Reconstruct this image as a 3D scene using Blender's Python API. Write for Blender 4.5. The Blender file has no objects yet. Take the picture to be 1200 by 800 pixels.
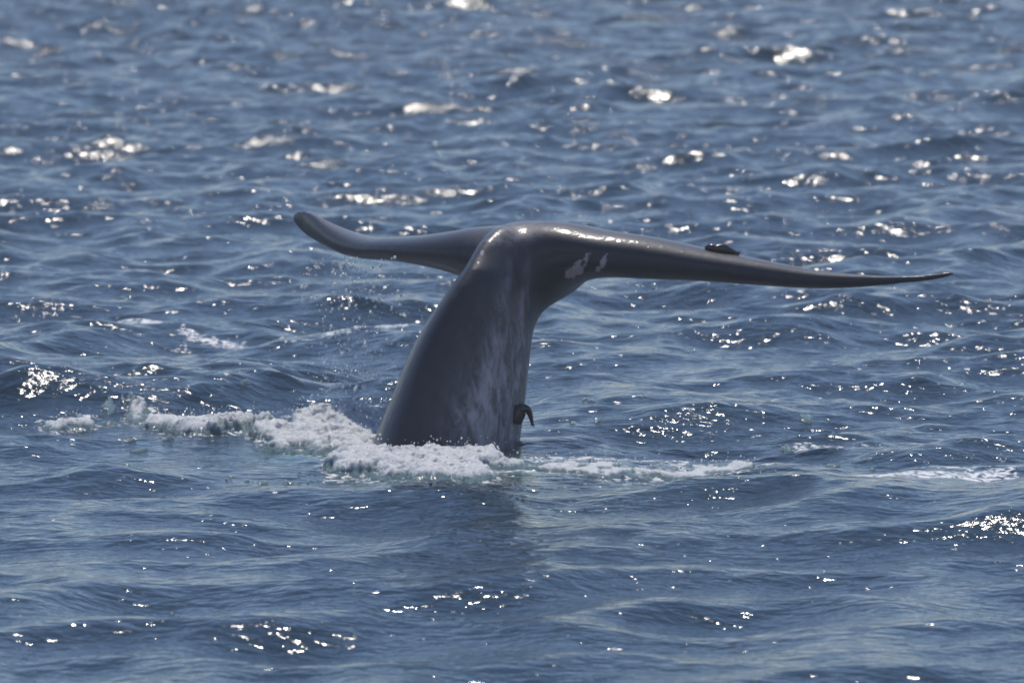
import bpy, bmesh, math, random
import numpy as np
from mathutils import Vector

# ---------------------------------------------------------------- camera, sky, sun, exposure
scene = bpy.context.scene
CAM = np.array([0.0, -77.0, 7.726])
PITCH = 0.0875
K = 1e-4                                   # radians per photo pixel (300 mm lens)
cam_data = bpy.data.cameras.new("camera")
cam = bpy.data.objects.new("camera", cam_data)
scene.collection.objects.link(cam)
cam.location = CAM
cam.rotation_euler = (math.pi / 2 - PITCH, 0, 0)
cam_data.lens = 300.0
cam_data.sensor_width = 36.0
cam_data.clip_start = 0.5
cam_data.clip_end = 20000
cam_data.dof.use_dof = True
cam_data.dof.focus_distance = 75.0
cam_data.dof.aperture_fstop = 2.6
cam_data.dof.aperture_blades = 0
scene.camera = cam

SUN_ELEV = math.radians(59.5)
SUN_AZ = math.radians(6)                   # to the right of the view direction (+Y)
world = bpy.data.worlds.new("World")
scene.world = world
world.use_nodes = True
wn = world.node_tree.nodes
sky = wn.new("ShaderNodeTexSky")
sky.sky_type = 'NISHITA'
sky.sun_disc = False
sky.sun_elevation = SUN_ELEV
sky.sun_rotation = SUN_AZ
sky.air_density = 1.0
sky.dust_density = 0.0
sky.ozone_density = 3.0
tint = wn.new("ShaderNodeMix"); tint.data_type = 'RGBA'; tint.blend_type = 'MULTIPLY'
tint.inputs[0].default_value = 1.0; tint.inputs[7].default_value = (1.05, 1.0, 1.06, 1)   # even violet-blue tint on the sky light, serving as white balance
world.node_tree.links.new(sky.outputs[0], tint.inputs[6])
world.node_tree.links.new(tint.outputs[2], wn["Background"].inputs[0])
wn["Background"].inputs[1].default_value = 0.104

sun_data = bpy.data.lights.new("sun", 'SUN')
sun_data.energy = 3.2
sun_data.angle = math.radians(0.53)
sun_data.color = (1.0, 0.94, 0.85)
sun = bpy.data.objects.new("sun", sun_data)
scene.collection.objects.link(sun)
sdir = Vector((math.sin(SUN_AZ) * math.cos(SUN_ELEV), math.cos(SUN_AZ) * math.cos(SUN_ELEV), math.sin(SUN_ELEV)))
sun.rotation_euler = sdir.to_track_quat('Z', 'Y').to_euler()

vs = scene.view_settings
vs.view_transform = 'Standard'
vs.look = 'None'
vs.exposure = 0.0
vs.gamma = 1.0
scene.cycles.use_denoising = True
scene.cycles.max_bounces = 6
scene.cycles.sample_clamp_direct = 60.0
scene.cycles.filter_width = 1.8
scene.cycles.sample_clamp_indirect = 0.7
scene.cycles.use_adaptive_sampling = False

# ---------------------------------------------------------------- helpers
FWD = np.array([0, math.cos(PITCH), -math.sin(PITCH)])
UPV = np.array([0, math.sin(PITCH), math.cos(PITCH)])
RGT = np.array([1.0, 0, 0])

def ray(px, py):
    return FWD + RGT * (px - 600) * K + UPV * (400 - py) * K

def at_depth(px, py, y):                   # point on a photo pixel's ray at world depth y
    d = ray(px, py)
    return CAM + d * ((y - CAM[1]) / d[1])

def at_height(px, py, z=0.0):              # point on a photo pixel's ray at a world height
    d = ray(px, py)
    return CAM + d * ((z - CAM[2]) / d[2])

def project(P):                            # world points (n,3) -> photo pixels
    v = P - CAM
    w = v @ FWD
    return 600 + (v @ RGT) / w / K, 400 - (v @ UPV) / w / K

def smooth(a, b, x):
    t = np.clip((x - a) / (b - a), 0, 1)
    return t * t * (3 - 2 * t)

_perm = np.random.RandomState(7).rand(256, 256)
def vnoise(x, y):                          # smooth value noise
    xi, yi = np.floor(x).astype(int), np.floor(y).astype(int)
    fx, fy = x - xi, y - yi
    fx = fx * fx * fx * (fx * (fx * 6 - 15) + 10)
    fy = fy * fy * fy * (fy * (fy * 6 - 15) + 10)
    a = _perm[xi % 256, yi % 256]; b = _perm[(xi + 1) % 256, yi % 256]
    c = _perm[xi % 256, (yi + 1) % 256]; d = _perm[(xi + 1) % 256, (yi + 1) % 256]
    return (a * (1 - fx) + b * fx) * (1 - fy) + (c * (1 - fx) + d * fx) * fy

def fbm(x, y, octv=4, gain=0.5):
    s = 0; a = 1.0; n = 0
    for i in range(octv):
        s = s + a * vnoise(x * 2 ** i + 17.3 * i, y * 2 ** i + 5.1 * i); n += a; a *= gain
    return s / n

def mesh_from_arrays(name, V, F):
    me = bpy.data.meshes.new(name)
    V = np.asarray(V, np.float32); F = np.asarray(F, np.int32)
    n = F.shape[1]
    me.vertices.add(len(V)); me.vertices.foreach_set("co", V.ravel())
    me.loops.add(F.size); me.loops.foreach_set("vertex_index", F.ravel())
    me.polygons.add(len(F))
    me.polygons.foreach_set("loop_start", np.arange(0, F.size, n, dtype=np.int32))
    me.polygons.foreach_set("use_smooth", np.ones(len(F), bool))
    me.update(calc_edges=True); me.validate()
    return me

def link(name, me, mat, **props):
    o = bpy.data.objects.new(name, me)
    scene.collection.objects.link(o)
    if mat: me.materials.append(mat)
    for k, v in props.items(): o[k] = v
    return o

def set_attr(me, name, arr):
    a = me.attributes.new(name, 'FLOAT', 'POINT')
    a.data.foreach_set("value", np.asarray(arr, np.float32).ravel())

def new_mat(name):
    m = bpy.data.materials.new(name); m.use_nodes = True
    nt = m.node_tree
    return m, nt, nt.nodes["Principled BSDF"]

def N(nt, typ, ins=None, **attrs):
    n = nt.nodes.new(typ)
    for k, v in attrs.items(): setattr(n, k, v)
    for k, v in (ins or {}).items():
        if isinstance(v, bpy.types.NodeSocket): nt.links.new(v, n.inputs[k])
        else: n.inputs[k].default_value = v
    return n

# ---------------------------------------------------------------- the sea: a wind-wave spectrum
def cascade(L, n, wmin, wmax, wpeak, slope, wind, spread, seed):
    """heights and horizontal displacement of one periodic patch; slope = rms slope"""
    rs = np.random.RandomState(seed)
    k1 = 2 * np.pi * np.fft.fftfreq(n, L / n)
    kx, ky = np.meshgrid(k1, k1, indexing='ij')
    k = np.hypot(kx, ky); k[0, 0] = 1e9
    kp = 2 * np.pi / wpeak
    th = np.arctan2(ky, kx) - wind
    D = np.maximum(np.cos(th), 0) ** spread + 0.10
    S = k ** -4 * np.exp(-1.25 * (kp / k) ** 2) * D
    S *= (k > 2 * np.pi / wmax) & (k <= 2 * np.pi / wmin)
    a = np.sqrt(S) * (rs.randn(n, n) + 1j * rs.randn(n, n))
    sl = np.sqrt(0.5 * np.sum(np.abs(a) ** 2 * k ** 2))
    a *= slope / sl * n * n
    h = np.fft.ifft2(a).real
    dx = np.fft.ifft2(1j * kx / k * a).real
    dy = np.fft.ifft2(1j * ky / k * a).real
    return L, n, h, dx, dy

def sample(c, x, y):
    L, n, h, dx, dy = c
    u, v = x / L * n, y / L * n
    iu, iv = np.floor(u).astype(int), np.floor(v).astype(int)
    fu, fv = u - iu, v - iv
    i0, i1, j0, j1 = iu % n, (iu + 1) % n, iv % n, (iv + 1) % n
    out = []
    for A in (h, dx, dy):
        out.append((A[i0, j0] * (1 - fu) + A[i1, j0] * fu) * (1 - fv) + (A[i0, j1] * (1 - fu) + A[i1, j1] * fu) * fv)
    return out

WIND = math.radians(-52)                   # waves run towards the camera and a little to the right
CA = cascade(131.0, 1024, 1.3, 40.0, 3.4, 0.150, WIND, 1.0, 11)
CB = cascade(23.7, 512, 0.22, 1.3, 6.0, 0.120, WIND + 0.25, 1.0, 23)
LAM = 0.9

# hand-placed longer crests: pixel line along the crest, height, half width in depth (m)
RIDGES = [((480, 590), (900, 596), 0.07, 1.9), ((900, 594), (1300, 606), 0.18, 2.2),
          ((-60, 474), (330, 466), 0.26, 1.5),
          ((600, 488), (1000, 492), 0.14, 1.4)]

def ridge_height(x, y):
    r = 0 * x
    for p, q, hgt, wid in RIDGES:
        a, b = at_height(*p)[:2], at_height(*q)[:2]
        t = (x - a[0]) / (b[0] - a[0])
        yc = a[1] + (b[1] - a[1]) * np.clip(t, 0, 1) + 0.8 * (fbm(x * 0.35 + 3.1, 0 * x + hgt * 50, 3) - 0.5)
        fade = smooth(-0.18, 0.2, t) * (1 - smooth(0.8, 1.18, t))
        d = (y - yc) / wid
        prof = np.where(d < 0, np.exp(-(d * 1.35) ** 2), np.exp(-(d * 0.75) ** 2))   # steeper towards the camera
        r += hgt * fade * prof
    return r

def ruffle(x, y):
    """cat's-paws: how strongly the wind ruffles each stretch of water"""
    px, py = project(np.stack([x, y, 0 * x], -1).reshape(-1, 3))
    px = px.reshape(x.shape); py = py.reshape(x.shape)
    r = 0.50 + 0.45 * smooth(-9, 3, y)
    r += 0.42 * np.exp(-((px - 850) / 260) ** 4 - ((py - 522) / 24) ** 2)
    r += 0.35 * np.exp(-((px - 190) / 170) ** 2 - ((py - 462) / 18) ** 2)
    r -= 0.30 * np.exp(-((px - 800) / 220) ** 2 - ((py - 430) / 28) ** 2)
    r += 0.30 * smooth(15, 55, y)
    return r

def sea_point(x, y):
    ha, xa, ya = sample(CA, x, y)
    c, s = math.cos(0.6), math.sin(0.6)
    hb, xb, yb = sample(CB, c * x - s * y + 4.0, s * x + c * y)
    xb, yb = c * xb + s * yb, -s * xb + c * yb
    far = 1 - smooth(150, 400, np.hypot(x, y))
    gust = (0.65 + 0.7 * fbm(x * 0.22, y * 0.11, 3)) * ruffle(x, y)
    calm = 1 - 0.75 * np.exp(-((x + 1.3) / 3.0) ** 4 - ((y - 0.5) / 3.6) ** 4)
    ha = ha * calm * (0.78 + 0.22 * smooth(-13, -2, y))
    hb, xb, yb = hb * far * gust, xb * far * gust, yb * far * gust
    return (x + LAM * (xa + xb), y + LAM * (ya + yb), ha + hb + ridge_height(x, y))

# ---- where foam lies: strokes drawn on the water (photo pixels of the water surface, radii in pixels)
FOAM = [  # x0, y0, x1, y1, rx, ry, weight
    (170, 492, 240, 506, 16, 7, 1.0), (240, 506, 300, 503, 20, 8, 1.0), (300, 503, 345, 516, 24, 10, 1.0),
    (345, 516, 420, 530, 30, 12, 1.0), (370, 500, 450, 506, 32, 16, 1.35), (420, 545, 555, 563, 36, 14, 1.15),
    (450, 538, 590, 550, 30, 9, 1.0), (590, 550, 720, 556, 24, 8, 1.1), (720, 556, 860, 550, 22, 7, 1.0),
    (66, 504, 100, 500, 20, 7, 1.0), (110, 500, 150, 496, 14, 4, 0.6),
    (1000, 572, 1170, 566, 26, 5, 0.95), (930, 522, 1010, 528, 30, 5, 0.8), (860, 560, 960, 566, 22, 4, 0.75),
    (110, 379, 200, 382, 14, 3.5, 1.0), (220, 388, 280, 396, 8, 3, 0.9), (380, 400, 470, 395, 16, 4.5, 0.9),
    (300, 404, 400, 402, 12, 2.5, 0.55), (630, 538, 800, 535, 22, 6, 0.85), (800, 545, 900, 548, 22, 5, 0.8), (1090, 556, 1220, 560, 22, 4, 0.8),
]
def foam_field(x, y, strokes=FOAM, reach=1.6):
    px, py = project(np.stack([x, y, 0 * x], -1).reshape(-1, 3))
    px = px.reshape(x.shape); py = py.reshape(x.shape)
    best = 0 * x
    for x0, y0, x1, y1, rx, ry, w in strokes:
        ax, ay, bx, by = x0 / rx, y0 / ry, x1 / rx, y1 / ry
        qx, qy = px / rx - ax, py / ry - ay
        ex, ey = bx - ax, by - ay
        t = np.clip((qx * ex + qy * ey) / (ex * ex + ey * ey), 0, 1)
        d = np.hypot(qx - t * ex, qy - t * ey)
        best = np.maximum(best, w * (1 - smooth(0.2, reach, d)))
    return best

def axis_x():
    core = np.arange(-12.0, 12.001, 0.046)
    step, v, out = 0.046, 12.0, []
    while v < 6000:
        step *= 1.13; v += step; out.append(v)
    out = np.array(out)
    return np.concatenate([-out[::-1], core, out])
def axis_y():
    v, out = -26.0, []
    while v < 96:
        out.append(v); v += 0.052 + 0.00062 * (v + 26)
    step = 0.13
    while v < 9000:
        out.append(v); step *= 1.07; v += step
    pre, v, step = [], -26.0, 0.055
    while v > -400:
        step *= 1.2; v -= step; pre.append(v)
    return np.array(pre[::-1] + out)

def grid_mesh(name, gx, gy):
    X, Y = np.meshgrid(gx, gy, indexing='ij')
    nx, ny = len(gx), len(gy)
    idx = np.arange(nx * ny).reshape(nx, ny)
    F = np.stack([idx[:-1, :-1], idx[1:, :-1], idx[1:, 1:], idx[:-1, 1:]], -1).reshape(-1, 4)
    return X, Y, F

gx, gy = axis_x(), axis_y()
X, Y, F = grid_mesh("sea", gx, gy)
SX, SY, SZ = sea_point(X, Y)
ff = np.maximum(foam_field(X, Y), 0.85 * foam_field(X, Y, FOAM[:11], 2.6))

# sea material
m_sea, nt, bs = new_mat("sea_water")
tc = N(nt, "ShaderNodeTexCoord")
mp = N(nt, "ShaderNodeMapping", {"Vector": tc.outputs["Object"], "Rotation": (0, 0, 0.45), "Scale": (0.75, 1.25, 1.0)})
n1 = N(nt, "ShaderNodeTexNoise", {"Vector": mp.outputs[0], "Scale": 6.0, "Detail": 2.5, "Roughness": 0.5, "Distortion": 0.4})
n2 = N(nt, "ShaderNodeTexNoise", {"Vector": mp.outputs[0], "Scale": 19.0, "Detail": 2.0, "Roughness": 0.5, "Distortion": 0.6})
b1 = N(nt, "ShaderNodeBump", {"Height": n1.outputs[0], "Strength": 1.0, "Distance": 0.034})
ng = N(nt, "ShaderNodeTexNoise", {"Vector": mp.outputs[0], "Scale": 0.55, "Detail": 3.0, "Roughness": 0.6, "Distortion": 0.5})
gr = N(nt, "ShaderNodeMapRange", {"Value": ng.outputs[0], "From Min": 0.42, "From Max": 0.66, "To Min": 0.0025, "To Max": 0.010})
aru = N(nt, "ShaderNodeAttribute", attribute_name="ruffle")
gm = N(nt, "ShaderNodeMath", {0: gr.outputs[0], 1: aru.outputs["Fac"]}, operation='MULTIPLY')
b2 = N(nt, "ShaderNodeBump", {"Height": n2.outputs[0], "Strength": 1.0, "Distance": gm.outputs[0], "Normal": b1.outputs[0]})
af = N(nt, "ShaderNodeAttribute", attribute_name="foam")
aa = N(nt, "ShaderNodeAttribute", attribute_name="aeration")
fn = N(nt, "ShaderNodeTexNoise", {"Vector": tc.outputs["Object"], "Scale": 11.0, "Detail": 5.0, "Roughness": 0.65, "Distortion": 0.8})
fq = N(nt, "ShaderNodeMath", {0: fn.outputs[0], 1: 2.2, 2: -0.62}, operation='MULTIPLY_ADD')
fs = N(nt, "ShaderNodeMath", {0: fq.outputs[0], 1: af.outputs["Fac"]}, operation='ADD')
fr = N(nt, "ShaderNodeMapRange", {"Value": fs.outputs[0], "From Min": 0.92, "From Max": 1.12})
def mixcol(nt, fac, a, b):
    n = nt.nodes.new("ShaderNodeMix"); n.data_type = 'RGBA'
    for sock, v in ((n.inputs[0], fac), (n.inputs[6], a), (n.inputs[7], b)):
        if isinstance(v, bpy.types.NodeSocket): nt.links.new(v, sock)
        else: sock.default_value = v
    return n.outputs[2]
dc = mixcol(nt, aa.outputs["Fac"], (0.016, 0.036, 0.054, 1), (0.10, 0.26, 0.26, 1))
dc = mixcol(nt, fr.outputs[0], dc, (0.78, 0.79, 0.79, 1))
nt.links.new(dc, bs.inputs["Base Color"])
rr = N(nt, "ShaderNodeMapRange", {"Value": fr.outputs[0], "To Min": 0.095, "To Max": 0.6})
nt.links.new(rr.outputs[0], bs.inputs["Roughness"])
bs.inputs["IOR"].default_value = 1.333
nt.links.new(b2.outputs[0], bs.inputs["Normal"])

me = mesh_from_arrays("sea", np.stack([SX, SY, SZ], -1).reshape(-1, 3), F)
set_attr(me, "foam", ff * 0.62)
set_attr(me, "ruffle", ruffle(X, Y))
px, py = project(np.stack([X, Y, 0 * X], -1).reshape(-1, 3))
px = px.reshape(X.shape); py = py.reshape(X.shape)
aer = np.maximum.reduce([np.exp(-(((px - 600) / 60) ** 2 + ((py - 552) / 11) ** 2)),
                         0.8 * np.exp(-(((px - 380) / 90) ** 2 + ((py - 532) / 10) ** 2)),
                         0.6 * np.exp(-(((px - 500) / 90) ** 2 + ((py - 560) / 12) ** 2))])
set_attr(me, "aeration", np.clip(aer * (0.4 + 0.9 * fbm(X * 1.5, Y * 0.7, 3)), 0, 1))
link("sea", me, m_sea, kind="structure", label="wind-ruffled blue sea glittering with sun glints", category="sea")

# ---------------------------------------------------------------- the whale's tail
AZ = math.radians(28)
T = np.array([math.sin(AZ), math.cos(AZ), 0])      # towards the trailing edge, away from the camera
Lr = np.array([math.cos(AZ), -math.sin(AZ), 0])    # whale's lateral axis, right in the picture
Z = np.array([0, 0, 1.0])

def loft(sections):
    """closed loft from equal-length rings, fan caps"""
    V, Fq = [], []
    n = len(sections[0])
    for s in sections: V += [tuple(p) for p in s]
    for i in range(len(sections) - 1):
        for j in range(n):
            a, b = i * n + j, i * n + (j + 1) % n
            Fq.append((a, b, b + n, a + n))
    for k, base in ((0, 0), (1, (len(sections) - 1) * n)):
        c = len(V); V.append(tuple(np.mean(sections[0 if k == 0 else -1], 0)))
        for j in range(n):
            a, b = base + j, base + (j + 1) % n
            Fq.append((b, a, c) if k == 0 else (a, b, c))
    return V, Fq

def interp_rows(rows, m):
    rows = np.array(rows, float)
    t = np.concatenate([[0], np.cumsum(np.hypot(np.diff(rows[:, 0]), np.diff(rows[:, 1])))])
    tt = np.linspace(0, t[-1], m)
    # Catmull-Rom through the rows
    out = np.zeros((m, rows.shape[1]))
    d = np.gradient(rows, t, axis=0)
    for i, x in enumerate(tt):
        j = min(np.searchsorted(t, x, side='right') - 1, len(t) - 2)
        h = t[j + 1] - t[j]; s = (x - t[j]) / h
        out[i] = ((1 + 2 * s) * (1 - s) ** 2 * rows[j] + s * (1 - s) ** 2 * h * d[j]
                  + s * s * (3 - 2 * s) * rows[j + 1] + s * s * (s - 1) * h * d[j + 1])
    return out

Y0 = 0.65                                   # depth of the fluke root's leading edge
# tail stock: photo x left, x right at a photo y, depth, lateral/dorsal ratio
stock = [(330, 528, 820, -0.9, 0.62), (385, 570, 680, -0.5, 0.62), (426, 596, 580, -0.2, 0.62),
         (440, 607, 520, 0.0, 0.60), (456, 613, 480, 0.05, 0.58), (472, 618, 440, 0.1, 0.55), (490, 623, 400, 0.15, 0.51),
         (509, 628, 368, 0.2, 0.47), (528, 633, 340, 0.25, 0.43), (543, 638, 320, 0.32, 0.40)]
S = interp_rows([(0.5 * (a + b), y, 0.5 * (b - a), dep, r) for a, b, y, dep, r in stock], 26)
secs = []
NR = 40
ang = np.linspace(0, 2 * np.pi, NR, endpoint=False)
def ring(c, e1, e2, d, h):
    """e1 = dorsal axis, e2 = lateral axis; keeled top and bottom"""
    ca, sa = np.cos(ang), np.sin(ang)
    return [c + e1 * d * ca[i] + e2 * h * np.sign(sa[i]) * abs(sa[i]) ** 1.25 for i in range(NR)]
for cx, cy, hw, dep, r in S:
    c = at_depth(cx, cy, dep)
    d = 1.085 * hw * 0.0077 / math.sqrt(math.sin(AZ) ** 2 + (r * math.cos(AZ)) ** 2)
    lean = np.array([0.30, 0, 1.0]); lean /= np.linalg.norm(lean)
    e1 = -T - lean * np.dot(-T, lean); e1 /= np.linalg.norm(e1)
    secs.append(ring(c, e1, Lr, d, d * r))
# the stock bends over, away from the camera, into the flat fluke body
c0, d0, h0 = at_depth(591, 320, 0.32), 0, 0
d0 = S[-1][2] * 0.0077 / math.sqrt(math.sin(AZ) ** 2 + (S[-1][4] * math.cos(AZ)) ** 2)
h0 = d0 * S[-1][4]
bend = [  # along T, up, dorsal half depth, lateral half width, tilt (deg from vertical)
    (0.03, 0.05, 0.57, 0.245, 14), (0.08, 0.07, 0.50, 0.245, 30), (0.16, 0.10, 0.42, 0.26, 50),
    (0.33, 0.155, 0.32, 0.36, 70), (0.60, 0.175, 0.25, 0.45, 84), (0.95, 0.12, 0.18, 0.55, 92), (1.4, 0.05, 0.10, 0.45, 95), (1.8, 0.0, 0.04, 0.3, 95)]
for tt, up, d, h, tilt in bend:
    tl = math.radians(tilt)
    e1 = -T * math.cos(tl) + Z * math.sin(tl)
    secs.append(ring(c0 + T * tt + Z * up, e1, Lr, d, h))
WV, WF = loft(secs)

SPAN, SWEEP = 3.32, 1.74
def fluke(side, rows, m=44):
    """rows: photo x, y of upper edge, y of lower edge of the thickest line"""
    R = interp_rows(rows, m)
    ts = np.linspace(0, 1.0, 600)
    g = ts ** 1.45
    root_x = at_depth(600, 290, Y0)[0] + 0.05
    lx = root_x + side * SPAN * ts * Lr[0] + SWEEP * g * T[0]
    ly = Y0 + side * SPAN * ts * Lr[1] + SWEEP * g * T[1]
    pxs = 600 + lx / ((ly - CAM[1]) * 1.004) / K
    te = 1.62 + 0.22 * np.sin(np.pi * ts * 0.9) - 0.10 * np.exp(-(ts / 0.06) ** 2)
    chord = np.clip(te - SWEEP * g, 0, None) * np.minimum(1, np.sqrt(np.clip((1.0 - ts) / 0.08, 0, 1)) + 0.0)
    secs = []
    n = 36
    a = np.linspace(0, 2 * np.pi, n, endpoint=False)
    xa = 0.5 * (1 + np.cos(a))                       # 0 at leading edge .. 1 at trailing edge
    for px_, yu, yl in R:
        if side > 0: t = np.interp(px_, pxs, ts)
        else: t = np.interp(-px_, -pxs, ts)
        y = np.interp(t, ts, ly); c = max(np.interp(t, ts, chord), 0.13)
        up, lo = at_depth(px_, yu, y), at_depth(px_, yl, y)
        th = up[2] - lo[2]
        mid = 0.5 * (up + lo)
        # airfoil: blunt leading edge, thickest at 30 % chord, thin trailing edge
        prof = 2.6 * (0.2969 * np.sqrt(xa) - 0.126 * xa - 0.3516 * xa ** 2 + 0.2843 * xa ** 3 - 0.1036 * xa ** 4) / 0.26
        prof = prof / prof.max()
        sgn = np.where(np.sin(a) >= 0, 1.0, -1.0)
        secs.append([mid + T * c * (xa[i] - 0.3) + Z * (0.5 * th * prof[i] * sgn[i] - (xa[i] - 0.3) * c * (0.07 if side > 0 else 0.04)) for i in range(n)])
    return secs

right = [(604, 259, 372), (628, 258, 372), (645, 259, 350), (668, 261, 332), (700, 268, 326), (760, 277, 327), (830, 292, 330),
         (900, 306, 335), (960, 317, 338), (1000, 321, 337), (1050, 323, 333), (1085, 321.5, 329.5), (1105, 319, 326), (1117, 317.5, 322)]
left = [(618, 263, 350), (590, 264, 338), (560, 266, 328), (530, 271, 318), (500, 275, 311), (470, 277, 306), (430, 277, 303),
        (405, 270, 298), (385, 261, 289), (368, 251, 281), (355, 246, 273), (348, 247, 265), (345, 250, 260)]
for side, rows in ((1, right), (-1, left)):
    fv, ffq = loft(fluke(side, rows))
    off = len(WV)
    WV += fv; WF += [tuple(i + off for i in f) for f in ffq]
raw = bpy.data.meshes.new("whale_raw")
raw.from_pydata([tuple(map(float, v)) for v in WV], [], WF)
bmw = bmesh.new(); bmw.from_mesh(raw); bmesh.ops.recalc_face_normals(bmw, faces=bmw.faces); bmw.to_mesh(raw); bmw.free()
tmp = bpy.data.objects.new("whale_raw", raw); scene.collection.objects.link(tmp)
rm = tmp.modifiers.new("r", 'REMESH'); rm.mode = 'VOXEL'; rm.voxel_size = 0.017; rm.use_smooth_shade = True
sm = tmp.modifiers.new("s", 'SMOOTH'); sm.factor = 0.5; sm.iterations = 20
bpy.context.view_layer.update()
dg = bpy.context.evaluated_depsgraph_get()
wme = bpy.data.meshes.new_from_object(tmp.evaluated_get(dg))
bpy.data.objects.remove(tmp); wme.name = "whale"
wme.materials.clear()
wco = np.zeros(len(wme.vertices) * 3, np.float32); wme.vertices.foreach_get("co", wco); wco = wco.reshape(-1, 3)
# soften the creases where the flukes grow out of the stock
E = np.zeros(len(wme.edges) * 2, np.int32); wme.edges.foreach_get("vertices", E); E = E.reshape(-1, 2)
deg = np.bincount(E.ravel(), minlength=len(wco)).astype(float)
jc = at_depth(632, 345, 0.45)
wgt = 0.6 * np.exp(-(np.linalg.norm((wco - jc) * [1.0, 0.8, 1.0], axis=1) / 0.55) ** 4)
wgt[wco[:, 2] < 0.9] = 0
ws = wco.astype(float)
sub = np.where(wgt > 1e-3)[0]
es = E[(wgt[E[:, 0]] > 1e-3) | (wgt[E[:, 1]] > 1e-3)]
near = np.unique(es); loc = np.full(len(ws), -1); loc[near] = np.arange(len(near)); el = loc[es]
wl, gl = ws[near], wgt[near][:, None]
dl = np.maximum(np.bincount(el.ravel(), minlength=len(near)), 1)[:, None]
for _ in range(620):
    acc = np.stack([np.bincount(el[:, 0], wl[el[:, 1], k], len(near)) + np.bincount(el[:, 1], wl[el[:, 0], k], len(near)) for k in range(3)], 1)
    wl = wl + np.where(gl > 1e-3, gl, 0) * (acc / dl - wl)
ws[near] = wl
wco = ws.astype(np.float32)
wme.vertices.foreach_set("co", wco.ravel()); wme.update()
wno = np.zeros(len(wme.vertices) * 3, np.float32); wme.vertices.foreach_get("normal", wno); wno = wno.reshape(-1, 3)
wpx, wpy = project(wco)

# skin marks: pale scars at the fluke root, a painted sun sparkle on the ridge, pale streaks and a dark patch on the flank
facing = (wno @ np.array([0, -1, 0])) > -0.2
def blob(cx, cy, rx, ry, rot=0):
    c, s = math.cos(rot), math.sin(rot)
    dx, dy = wpx - cx, wpy - cy
    u, v = (c * dx + s * dy) / rx, (-s * dx + c * dy) / ry
    return np.exp(-(u * u + v * v))
wob = fbm(wco[:, 0] * 30, wco[:, 2] * 24 + wco[:, 1] * 9, 4, 0.65) - 0.5
sc = np.maximum.reduce([blob(668, 321, 7, 6), blob(679, 313, 6, 9, 0.6), blob(688, 301, 2.6, 8, 0.4), blob(707, 308, 3, 9, 0.3), 0.8 * blob(702, 315, 4, 3), 0.7 * blob(565, 296, 2, 3)])  # last blob: sun sparkle on the stock's ridge, put into the skin colour
scar_glint = smooth(0.25, 0.42, sc * (1 + wob * 3.6)) * facing
pale = (0.9 * blob(585, 450, 32, 75, 0.12) + 0.8 * blob(608, 400, 5, 70, 0.12) + 0.8 * blob(572, 500, 40, 42)
        + 0.5 * blob(590, 350, 6, 45, 0.2) + 0.45 * blob(600, 275, 40, 14, -0.3)) * facing
dark = (blob(553, 410, 9, 26, 0.2) + 0.8 * blob(566, 372, 8, 22, 0.3) + 0.5 * blob(602, 430, 4, 40, 0.1)) * facing
set_attr(wme, "scar_glint", scar_glint); set_attr(wme, "pale", np.clip(pale, 0, 1)); set_attr(wme, "dark", np.clip(dark, 0, 1))

m_wh, nt, bs = new_mat("wet_whale_skin")
tc = N(nt, "ShaderNodeTexCoord")
mp = N(nt, "ShaderNodeMapping", {"Vector": tc.outputs["Object"], "Rotation": (0, 0.3, 0), "Scale": (4.2, 4.2, 1.9)})
st = N(nt, "ShaderNodeTexNoise", {"Vector": mp.outputs[0], "Scale": 2.2, "Detail": 6.0, "Roughness": 0.65, "Distortion": 0.5})
mo = N(nt, "ShaderNodeTexNoise", {"Vector": tc.outputs["Object"], "Scale": 9.0, "Detail": 4.0, "Roughness": 0.6})
A = lambda nm: N(nt, "ShaderNodeAttribute", attribute_name=nm).outputs["Fac"]
sr = N(nt, "ShaderNodeMapRange", {"Value": st.outputs[0], "From Min": 0.40, "From Max": 0.64})
pm = N(nt, "ShaderNodeMath", {0: sr.outputs[0], 1: 1.0}, operation='MULTIPLY')
pm2 = N(nt, "ShaderNodeMath", {0: pm.outputs[0], 1: 0.22}, operation='ADD')
pf = N(nt, "ShaderNodeMath", {0: pm2.outputs[0], 1: A("pale")}, operation='MULTIPLY', use_clamp=True)
base = mixcol(nt, mo.outputs[0], (0.018, 0.019, 0.030, 1), (0.040, 0.039, 0.056, 1))
col = mixcol(nt, pf.outputs[0], base, (0.38, 0.36, 0.41, 1))
dk = N(nt, "ShaderNodeMath", {0: A("dark"), 1: 0.75}, operation='MULTIPLY', use_clamp=True)
col = mixcol(nt, dk.outputs[0], col, (0.032, 0.032, 0.040, 1))
col = mixcol(nt, A("scar_glint"), col, (0.42, 0.36, 0.40, 1))
nt.links.new(col, bs.inputs["Base Color"])
bs.inputs["Roughness"].default_value = 0.5
bs.inputs["Specular IOR Level"].default_value = 0.35
bs.inputs["IOR"].default_value = 1.38
bs.inputs["Coat Weight"].default_value = 0.42
bs.inputs["Coat Roughness"].default_value = 0.16
bs.inputs["Coat IOR"].default_value = 1.33
bp = N(nt, "ShaderNodeBump", {"Height": st.outputs[0], "Strength": 0.35, "Distance": 0.012})
nt.links.new(bp.outputs[0], bs.inputs["Normal"])
wf = N(nt, "ShaderNodeTexNoise", {"Vector": tc.outputs["Object"], "Scale": 11.0, "Detail": 3.0, "Roughness": 0.6})
bc = N(nt, "ShaderNodeBump", {"Height": wf.outputs[0], "Strength": 1.0, "Distance": 0.010})
nt.links.new(bc.outputs[0], bs.inputs["Coat Normal"])
whale = link("whale", wme, m_wh, category="whale",
             label="dark grey whale tail with spread flukes rising out of the sea as it dives")

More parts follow.
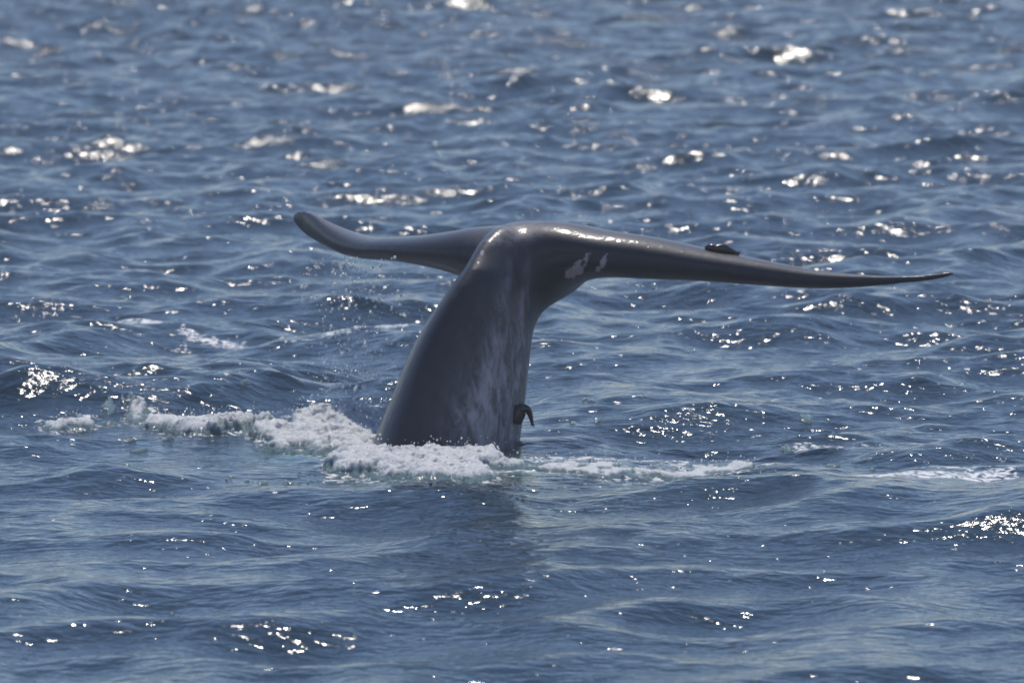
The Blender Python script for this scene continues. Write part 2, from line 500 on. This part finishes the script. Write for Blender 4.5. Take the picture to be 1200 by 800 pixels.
# ---------------------------------------------------------------- remoras clinging to the whale
m_re, nt, bs = new_mat("remora_skin")
no = N(nt, "ShaderNodeTexNoise", {"Scale": 25.0, "Detail": 3.0})
nt.links.new(mixcol(nt, no.outputs[0], (0.015, 0.014, 0.018, 1), (0.060, 0.056, 0.060, 1)), bs.inputs["Base Color"])
bs.inputs["Roughness"].default_value = 0.22

def remora(path, rad, up, label, fin_h):
    """a slim fish along a path: body is one mesh; fins are its parts"""
    P = interp_rows([(*p, r) for p, r in zip(path, rad)], 22)
    V, Fq, n = [], [], 14
    secs = []
    for i in range(len(P)):
        t = P[min(i + 1, len(P) - 1), :3] - P[max(i - 1, 0), :3]; t /= np.linalg.norm(t)
        e2 = np.cross(t, up); e2 /= np.linalg.norm(e2); e1 = np.cross(e2, t)
        r = max(P[i, 3], 0.004)
        squash = 1.0 if i > 6 else 0.75                     # flat sucker on the head
        secs.append([P[i, :3] + e1 * r * squash * math.cos(a) + e2 * r * 0.8 * math.sin(a) for a in np.linspace(0, 2 * np.pi, n, endpoint=False)])
    V, Fq = loft(secs)
    me = bpy.data.meshes.new("remora"); me.from_pydata([tuple(map(float, v)) for v in V], [], Fq)
    bm = bmesh.new(); bm.from_mesh(me); bmesh.ops.recalc_face_normals(bm, faces=bm.faces); bm.to_mesh(me); bm.free()
    for p in me.polygons: p.use_smooth = True
    o = link("remora", me, m_re, label=label, category="fish", group="remoras clinging to the whale")
    def fin(name, i0, i1, h, back):
        a, b = P[i0, :3], P[i1, :3]
        t = (b - a) / np.linalg.norm(b - a); e2 = np.cross(t, up); e2 /= np.linalg.norm(e2); e1 = np.cross(e2, t)
        prof = [a, a + (b - a) * back + e1 * h, b + (b - a) * 0.15 + e1 * h * 0.7, b]
        Vf = [tuple(map(float, p + e2 * s * 0.006)) for s in (-1, 1) for p in prof]
        Ff = [(3, 2, 1, 0), (4, 5, 6, 7)] + [(k, (k + 1) % 4, 4 + (k + 1) % 4, 4 + k) for k in range(4)]
        mf = bpy.data.meshes.new(name); mf.from_pydata(Vf, [], Ff)
        f = link(name, mf, m_re); f.parent = o
    fin("dorsal_fin", 10, 16, fin_h, 0.6)
    fin("tail_fin", 18, 21, fin_h * 1.0, 1.2)
    fin("tail_fin", 18, 21, -fin_h * 1.0, 1.2)
    return o

from mathutils.bvhtree import BVHTree
wbvh = BVHTree.FromPolygons([tuple(map(float, v)) for v in wco], [tuple(p.vertices) for p in wme.polygons])
def on_whale(px, py):                      # where a photo pixel's ray meets the whale
    hit = wbvh.ray_cast(Vector(CAM), Vector(ray(px, py)).normalized())
    return np.array(hit[0]) if hit[0] else None
yf = on_whale(840, 299)[1] + 0.12
remora([at_depth(826, 291, yf), at_depth(832, 290, yf), at_depth(840, 291, yf), at_depth(848, 291.5, yf + .03), at_depth(856, 294, yf + .05), at_depth(866, 297.5, yf + .1)],
       [0.024, 0.046, 0.036, 0.046, 0.030, 0.012], Z, "small dark remora fish lying along the top of the long fluke", 0.03)

yr = on_whale(602, 486)[1] + 0.02
remora([at_depth(605, 496, yr), at_depth(608, 485, yr), at_depth(615, 479, yr), at_depth(621, 485, yr), at_depth(624, 497, yr)],
       [0.060, 0.078, 0.056, 0.032, 0.014], np.array([0.3, -1.0, 0.2]), "small dark remora fish hanging curled from the tail stock just above the water", 0.035)

# ---------------------------------------------------------------- white water round the whale
m_fo, nt, bs = new_mat("white_foam")
tc = N(nt, "ShaderNodeTexCoord")
fa = N(nt, "ShaderNodeTexNoise", {"Vector": tc.outputs["Object"], "Scale": 13.0, "Detail": 7.0, "Roughness": 0.75, "Distortion": 0.6})
fbn = N(nt, "ShaderNodeTexVoronoi", {"Vector": tc.outputs["Object"], "Scale": 38.0})
th = N(nt, "ShaderNodeAttribute", attribute_name="thick")
tm = N(nt, "ShaderNodeMath", {0: th.outputs["Fac"], 1: fa.outputs[0]}, operation='ADD')
tr = N(nt, "ShaderNodeMapRange", {"Value": tm.outputs[0], "From Min": 0.66, "From Max": 1.0})
ms = N(nt, "ShaderNodeMapping", {"Vector": tc.outputs["Object"], "Rotation": (0, 0, 0.3), "Scale": (0.7, 0.45, 1.0)})
mv = N(nt, "ShaderNodeTexNoise", {"Vector": ms.outputs[0], "Scale": 21.0, "Detail": 6.0, "Roughness": 0.7, "Distortion": 1.5})
mr = N(nt, "ShaderNodeMapRange", {"Value": mv.outputs[0], "From Min": 0.30, "From Max": 0.54, "To Min": 0.5, "To Max": 1.0})
tmul = N(nt, "ShaderNodeMath", {0: tr.outputs[0], 1: mr.outputs[0]}, operation='MULTIPLY')
nt.links.new(mixcol(nt, tmul.outputs[0], (0.16, 0.25, 0.28, 1), (0.90, 0.90, 0.90, 1)), bs.inputs["Base Color"])
rg = N(nt, "ShaderNodeMapRange", {"Value": tmul.outputs[0], "To Min": 0.12, "To Max": 0.4})
nt.links.new(rg.outputs[0], bs.inputs["Roughness"])
bs.inputs["IOR"].default_value = 1.333
bs.inputs["Subsurface Weight"].default_value = 0.45
bs.inputs["Subsurface Radius"].default_value = (1.0, 1.0, 1.0)
bs.inputs["Subsurface Scale"].default_value = 0.07
bq = N(nt, "ShaderNodeBump", {"Height": fa.outputs[0], "Strength": 1.0, "Distance": 0.045})
bq2 = N(nt, "ShaderNodeBump", {"Height": fbn.outputs["Distance"], "Strength": 0.5, "Distance": 0.012, "Normal": bq.outputs[0]})
nt.links.new(bq2.outputs[0], bs.inputs["Normal"])

def foam_object(x0, x1, y0, y1, label, seed):
    X, Y, F = grid_mesh("foam", np.arange(x0, x1, 0.017), np.arange(y0, y1, 0.032))
    f = foam_field(X, Y, FOAM[:11])
    edge = fbm(X * 3.2 + seed, Y * 1.3, 5, 0.68)
    m = f + (edge - 0.5) * 1.9                                   # ragged outline
    px, py = project(np.stack([X, Y, 0 * X], -1).reshape(-1, 3)); px = px.reshape(X.shape); py = py.reshape(X.shape)
    thin = smooth(570, 650, px)
    m = m - (0.28 + 0.07 * thin) * smooth(0.52, 0.68, fbm(X * 1.5 + 9, Y * 0.8, 4, 0.6)) - 0.30 * thin * smooth(0.45, 0.6, fbm(X * 4.5 + 2, Y * 1.6, 3))
    mound = np.exp(-(((px - 410) / 55) ** 2 + ((py - 504) / 13) ** 2))
    front = np.exp(-(((px - 500) / 85) ** 2 + ((py - 543) / 13) ** 2))
    crest = np.exp(-(((px - 270) / 90) ** 2 + ((py - 506) / 8) ** 2))
    body = smooth(0.42, 1.0, m) * (1 - 0.55 * smooth(580, 640, px))
    puff = 1 - np.abs(2 * fbm(X * 2.3, Y * 1.8 + seed, 3) - 1)
    puff2 = 1 - np.abs(2 * fbm(X * 7.5, Y * 6 + seed, 3) - 1)
    fine = fbm(X * 24, Y * 18, 3, 0.6)
    up = body * (0.03 + 0.15 * mound + 0.09 * front + 0.08 * crest + 0.09 * (puff - 0.55) + 0.045 * (puff2 - 0.5) + 0.035 * (fine - 0.4))
    px_, py_, pz_ = sea_point(X, Y)
    P = np.stack([px_, py_ - 0.10 * body * (puff2 - 0.5), pz_ + np.where(m > 0.42, 0.012 + up, -0.03)], -1).reshape(-1, 3)
    keep = (m.ravel()[F].max(1) > 0.40)
    F = F[keep]
    used = np.unique(F); re = np.full(len(P), -1); re[used] = np.arange(len(used))
    me = mesh_from_arrays("foam", P[used], re[F])
    set_attr(me, "thick", smooth(0.40, 1.25, m).ravel()[used])
    return link("foam", me, m_fo, kind="stuff", label=label, category="foam"), P[used], m.ravel()[used]
_, FP, FM = foam_object(-4.6, 3.2, -4.2, 4.6, "churned white foam streaming round the base of the whale tail", 0.0)

# ---------------------------------------------------------------- spray and drips
m_dr, nt, bs = new_mat("water_drop")
bs.inputs["Base Color"].default_value = (0.95, 0.97, 1.0, 1)
bs.inputs["Roughness"].default_value = 0.04
bs.inputs["IOR"].default_value = 1.333
bs.inputs["Subsurface Weight"].default_value = 1.0
bs.inputs["Subsurface Radius"].default_value = (1, 1, 1)
bs.inputs["Subsurface Scale"].default_value = 0.02

_b = bmesh.new(); bmesh.ops.create_icosphere(_b, subdivisions=1, radius=1.0)
_b.verts.ensure_lookup_table()
IV = np.array([v.co for v in _b.verts]); IF = np.array([[v.index for v in f.verts] for f in _b.faces]); _b.free()
def drops(name, pts, rad, label):
    pts = np.asarray(pts); rad = np.asarray(rad)
    V = (pts[:, None, :] + IV[None] * rad[:, None, None] * np.array([1, 1, 1.25])).reshape(-1, 3)
    F = (IF[None] + (np.arange(len(pts)) * len(IV))[:, None, None]).reshape(-1, 3)
    return link(name, mesh_from_arrays(name, V, F), m_dr, kind="stuff", label=label, category="water")
rs = np.random.RandomState(5)
pts, rad = [], []
for i in range(560):                          # sheet of drops falling from the curled fluke
    px = rs.normal(420, 32); py = 300 + 200 * rs.rand()
    if not 352 < px < 520 or py < 300: continue
    pts.append(at_depth(px, py, 1.7 + rs.randn() * 0.35 + (420 - px) * 0.012)); rad.append(0.005 + 0.012 * rs.rand() ** 2.5)
pts = np.array(pts); ok = pts[:, 2] > 0.12
drops("falling_drops", pts[ok], np.array(rad)[ok], "fine drops of water falling from the curled fluke")
pts, rad = [], []
for i in range(70):
    px = rs.uniform(700, 1000); py = 330 + 8 + 60 * rs.rand() ** 1.6
    pts.append(at_depth(px, py, 0.4 + 0.2 * rs.randn())); rad.append(0.003 + 0.006 * rs.rand() ** 2)
drops("dripping_water", pts, rad, "scattered drops dripping below the long straight fluke")
sel = rs.choice(np.where(FM > 0.62)[0], 800)
off = np.abs(rs.randn(800, 3)) * [0, 0, 0.045] + rs.randn(800, 3) * [0.06, 0.08, 0.01]
drops("foam_spray", FP[sel] + off + [0, 0, 0.02], 0.003 + 0.007 * rs.rand(800) ** 3, "tiny bright drops of spray thrown up over the white foam")

# ---------------------------------------------------------------- thin sea haze, lifting the darks towards the distance
zlo, zhi = float(SZ.min()) - 5.0, float(CAM[2]) + 1.5
hx, hy0, hy1 = float(np.abs(gx).max()) + 60, float(gy.min()) - 60, float(gy.max()) + 60
hv = [(x, y, z) for z in (zlo, zhi) for x, y in ((-hx, hy0), (hx, hy0), (hx, hy1), (-hx, hy1))]
hme = bpy.data.meshes.new("haze")
hme.from_pydata(hv, [], [(3, 2, 1, 0), (4, 5, 6, 7), (0, 1, 5, 4), (1, 2, 6, 5), (2, 3, 7, 6), (3, 0, 4, 7)])
m_hz = bpy.data.materials.new("sea_haze"); m_hz.use_nodes = True
nt = m_hz.node_tree; nt.nodes.remove(nt.nodes["Principled BSDF"])
pv = N(nt, "ShaderNodeVolumePrincipled", {"Color": (0.93, 0.96, 1.0, 1), "Density": 0.00055, "Anisotropy": 0.2})
nt.links.new(pv.outputs[0], nt.nodes["Material Output"].inputs["Volume"])
link("haze", hme, m_hz, kind="stuff", label="thin pale haze hanging over the sea", category="haze")
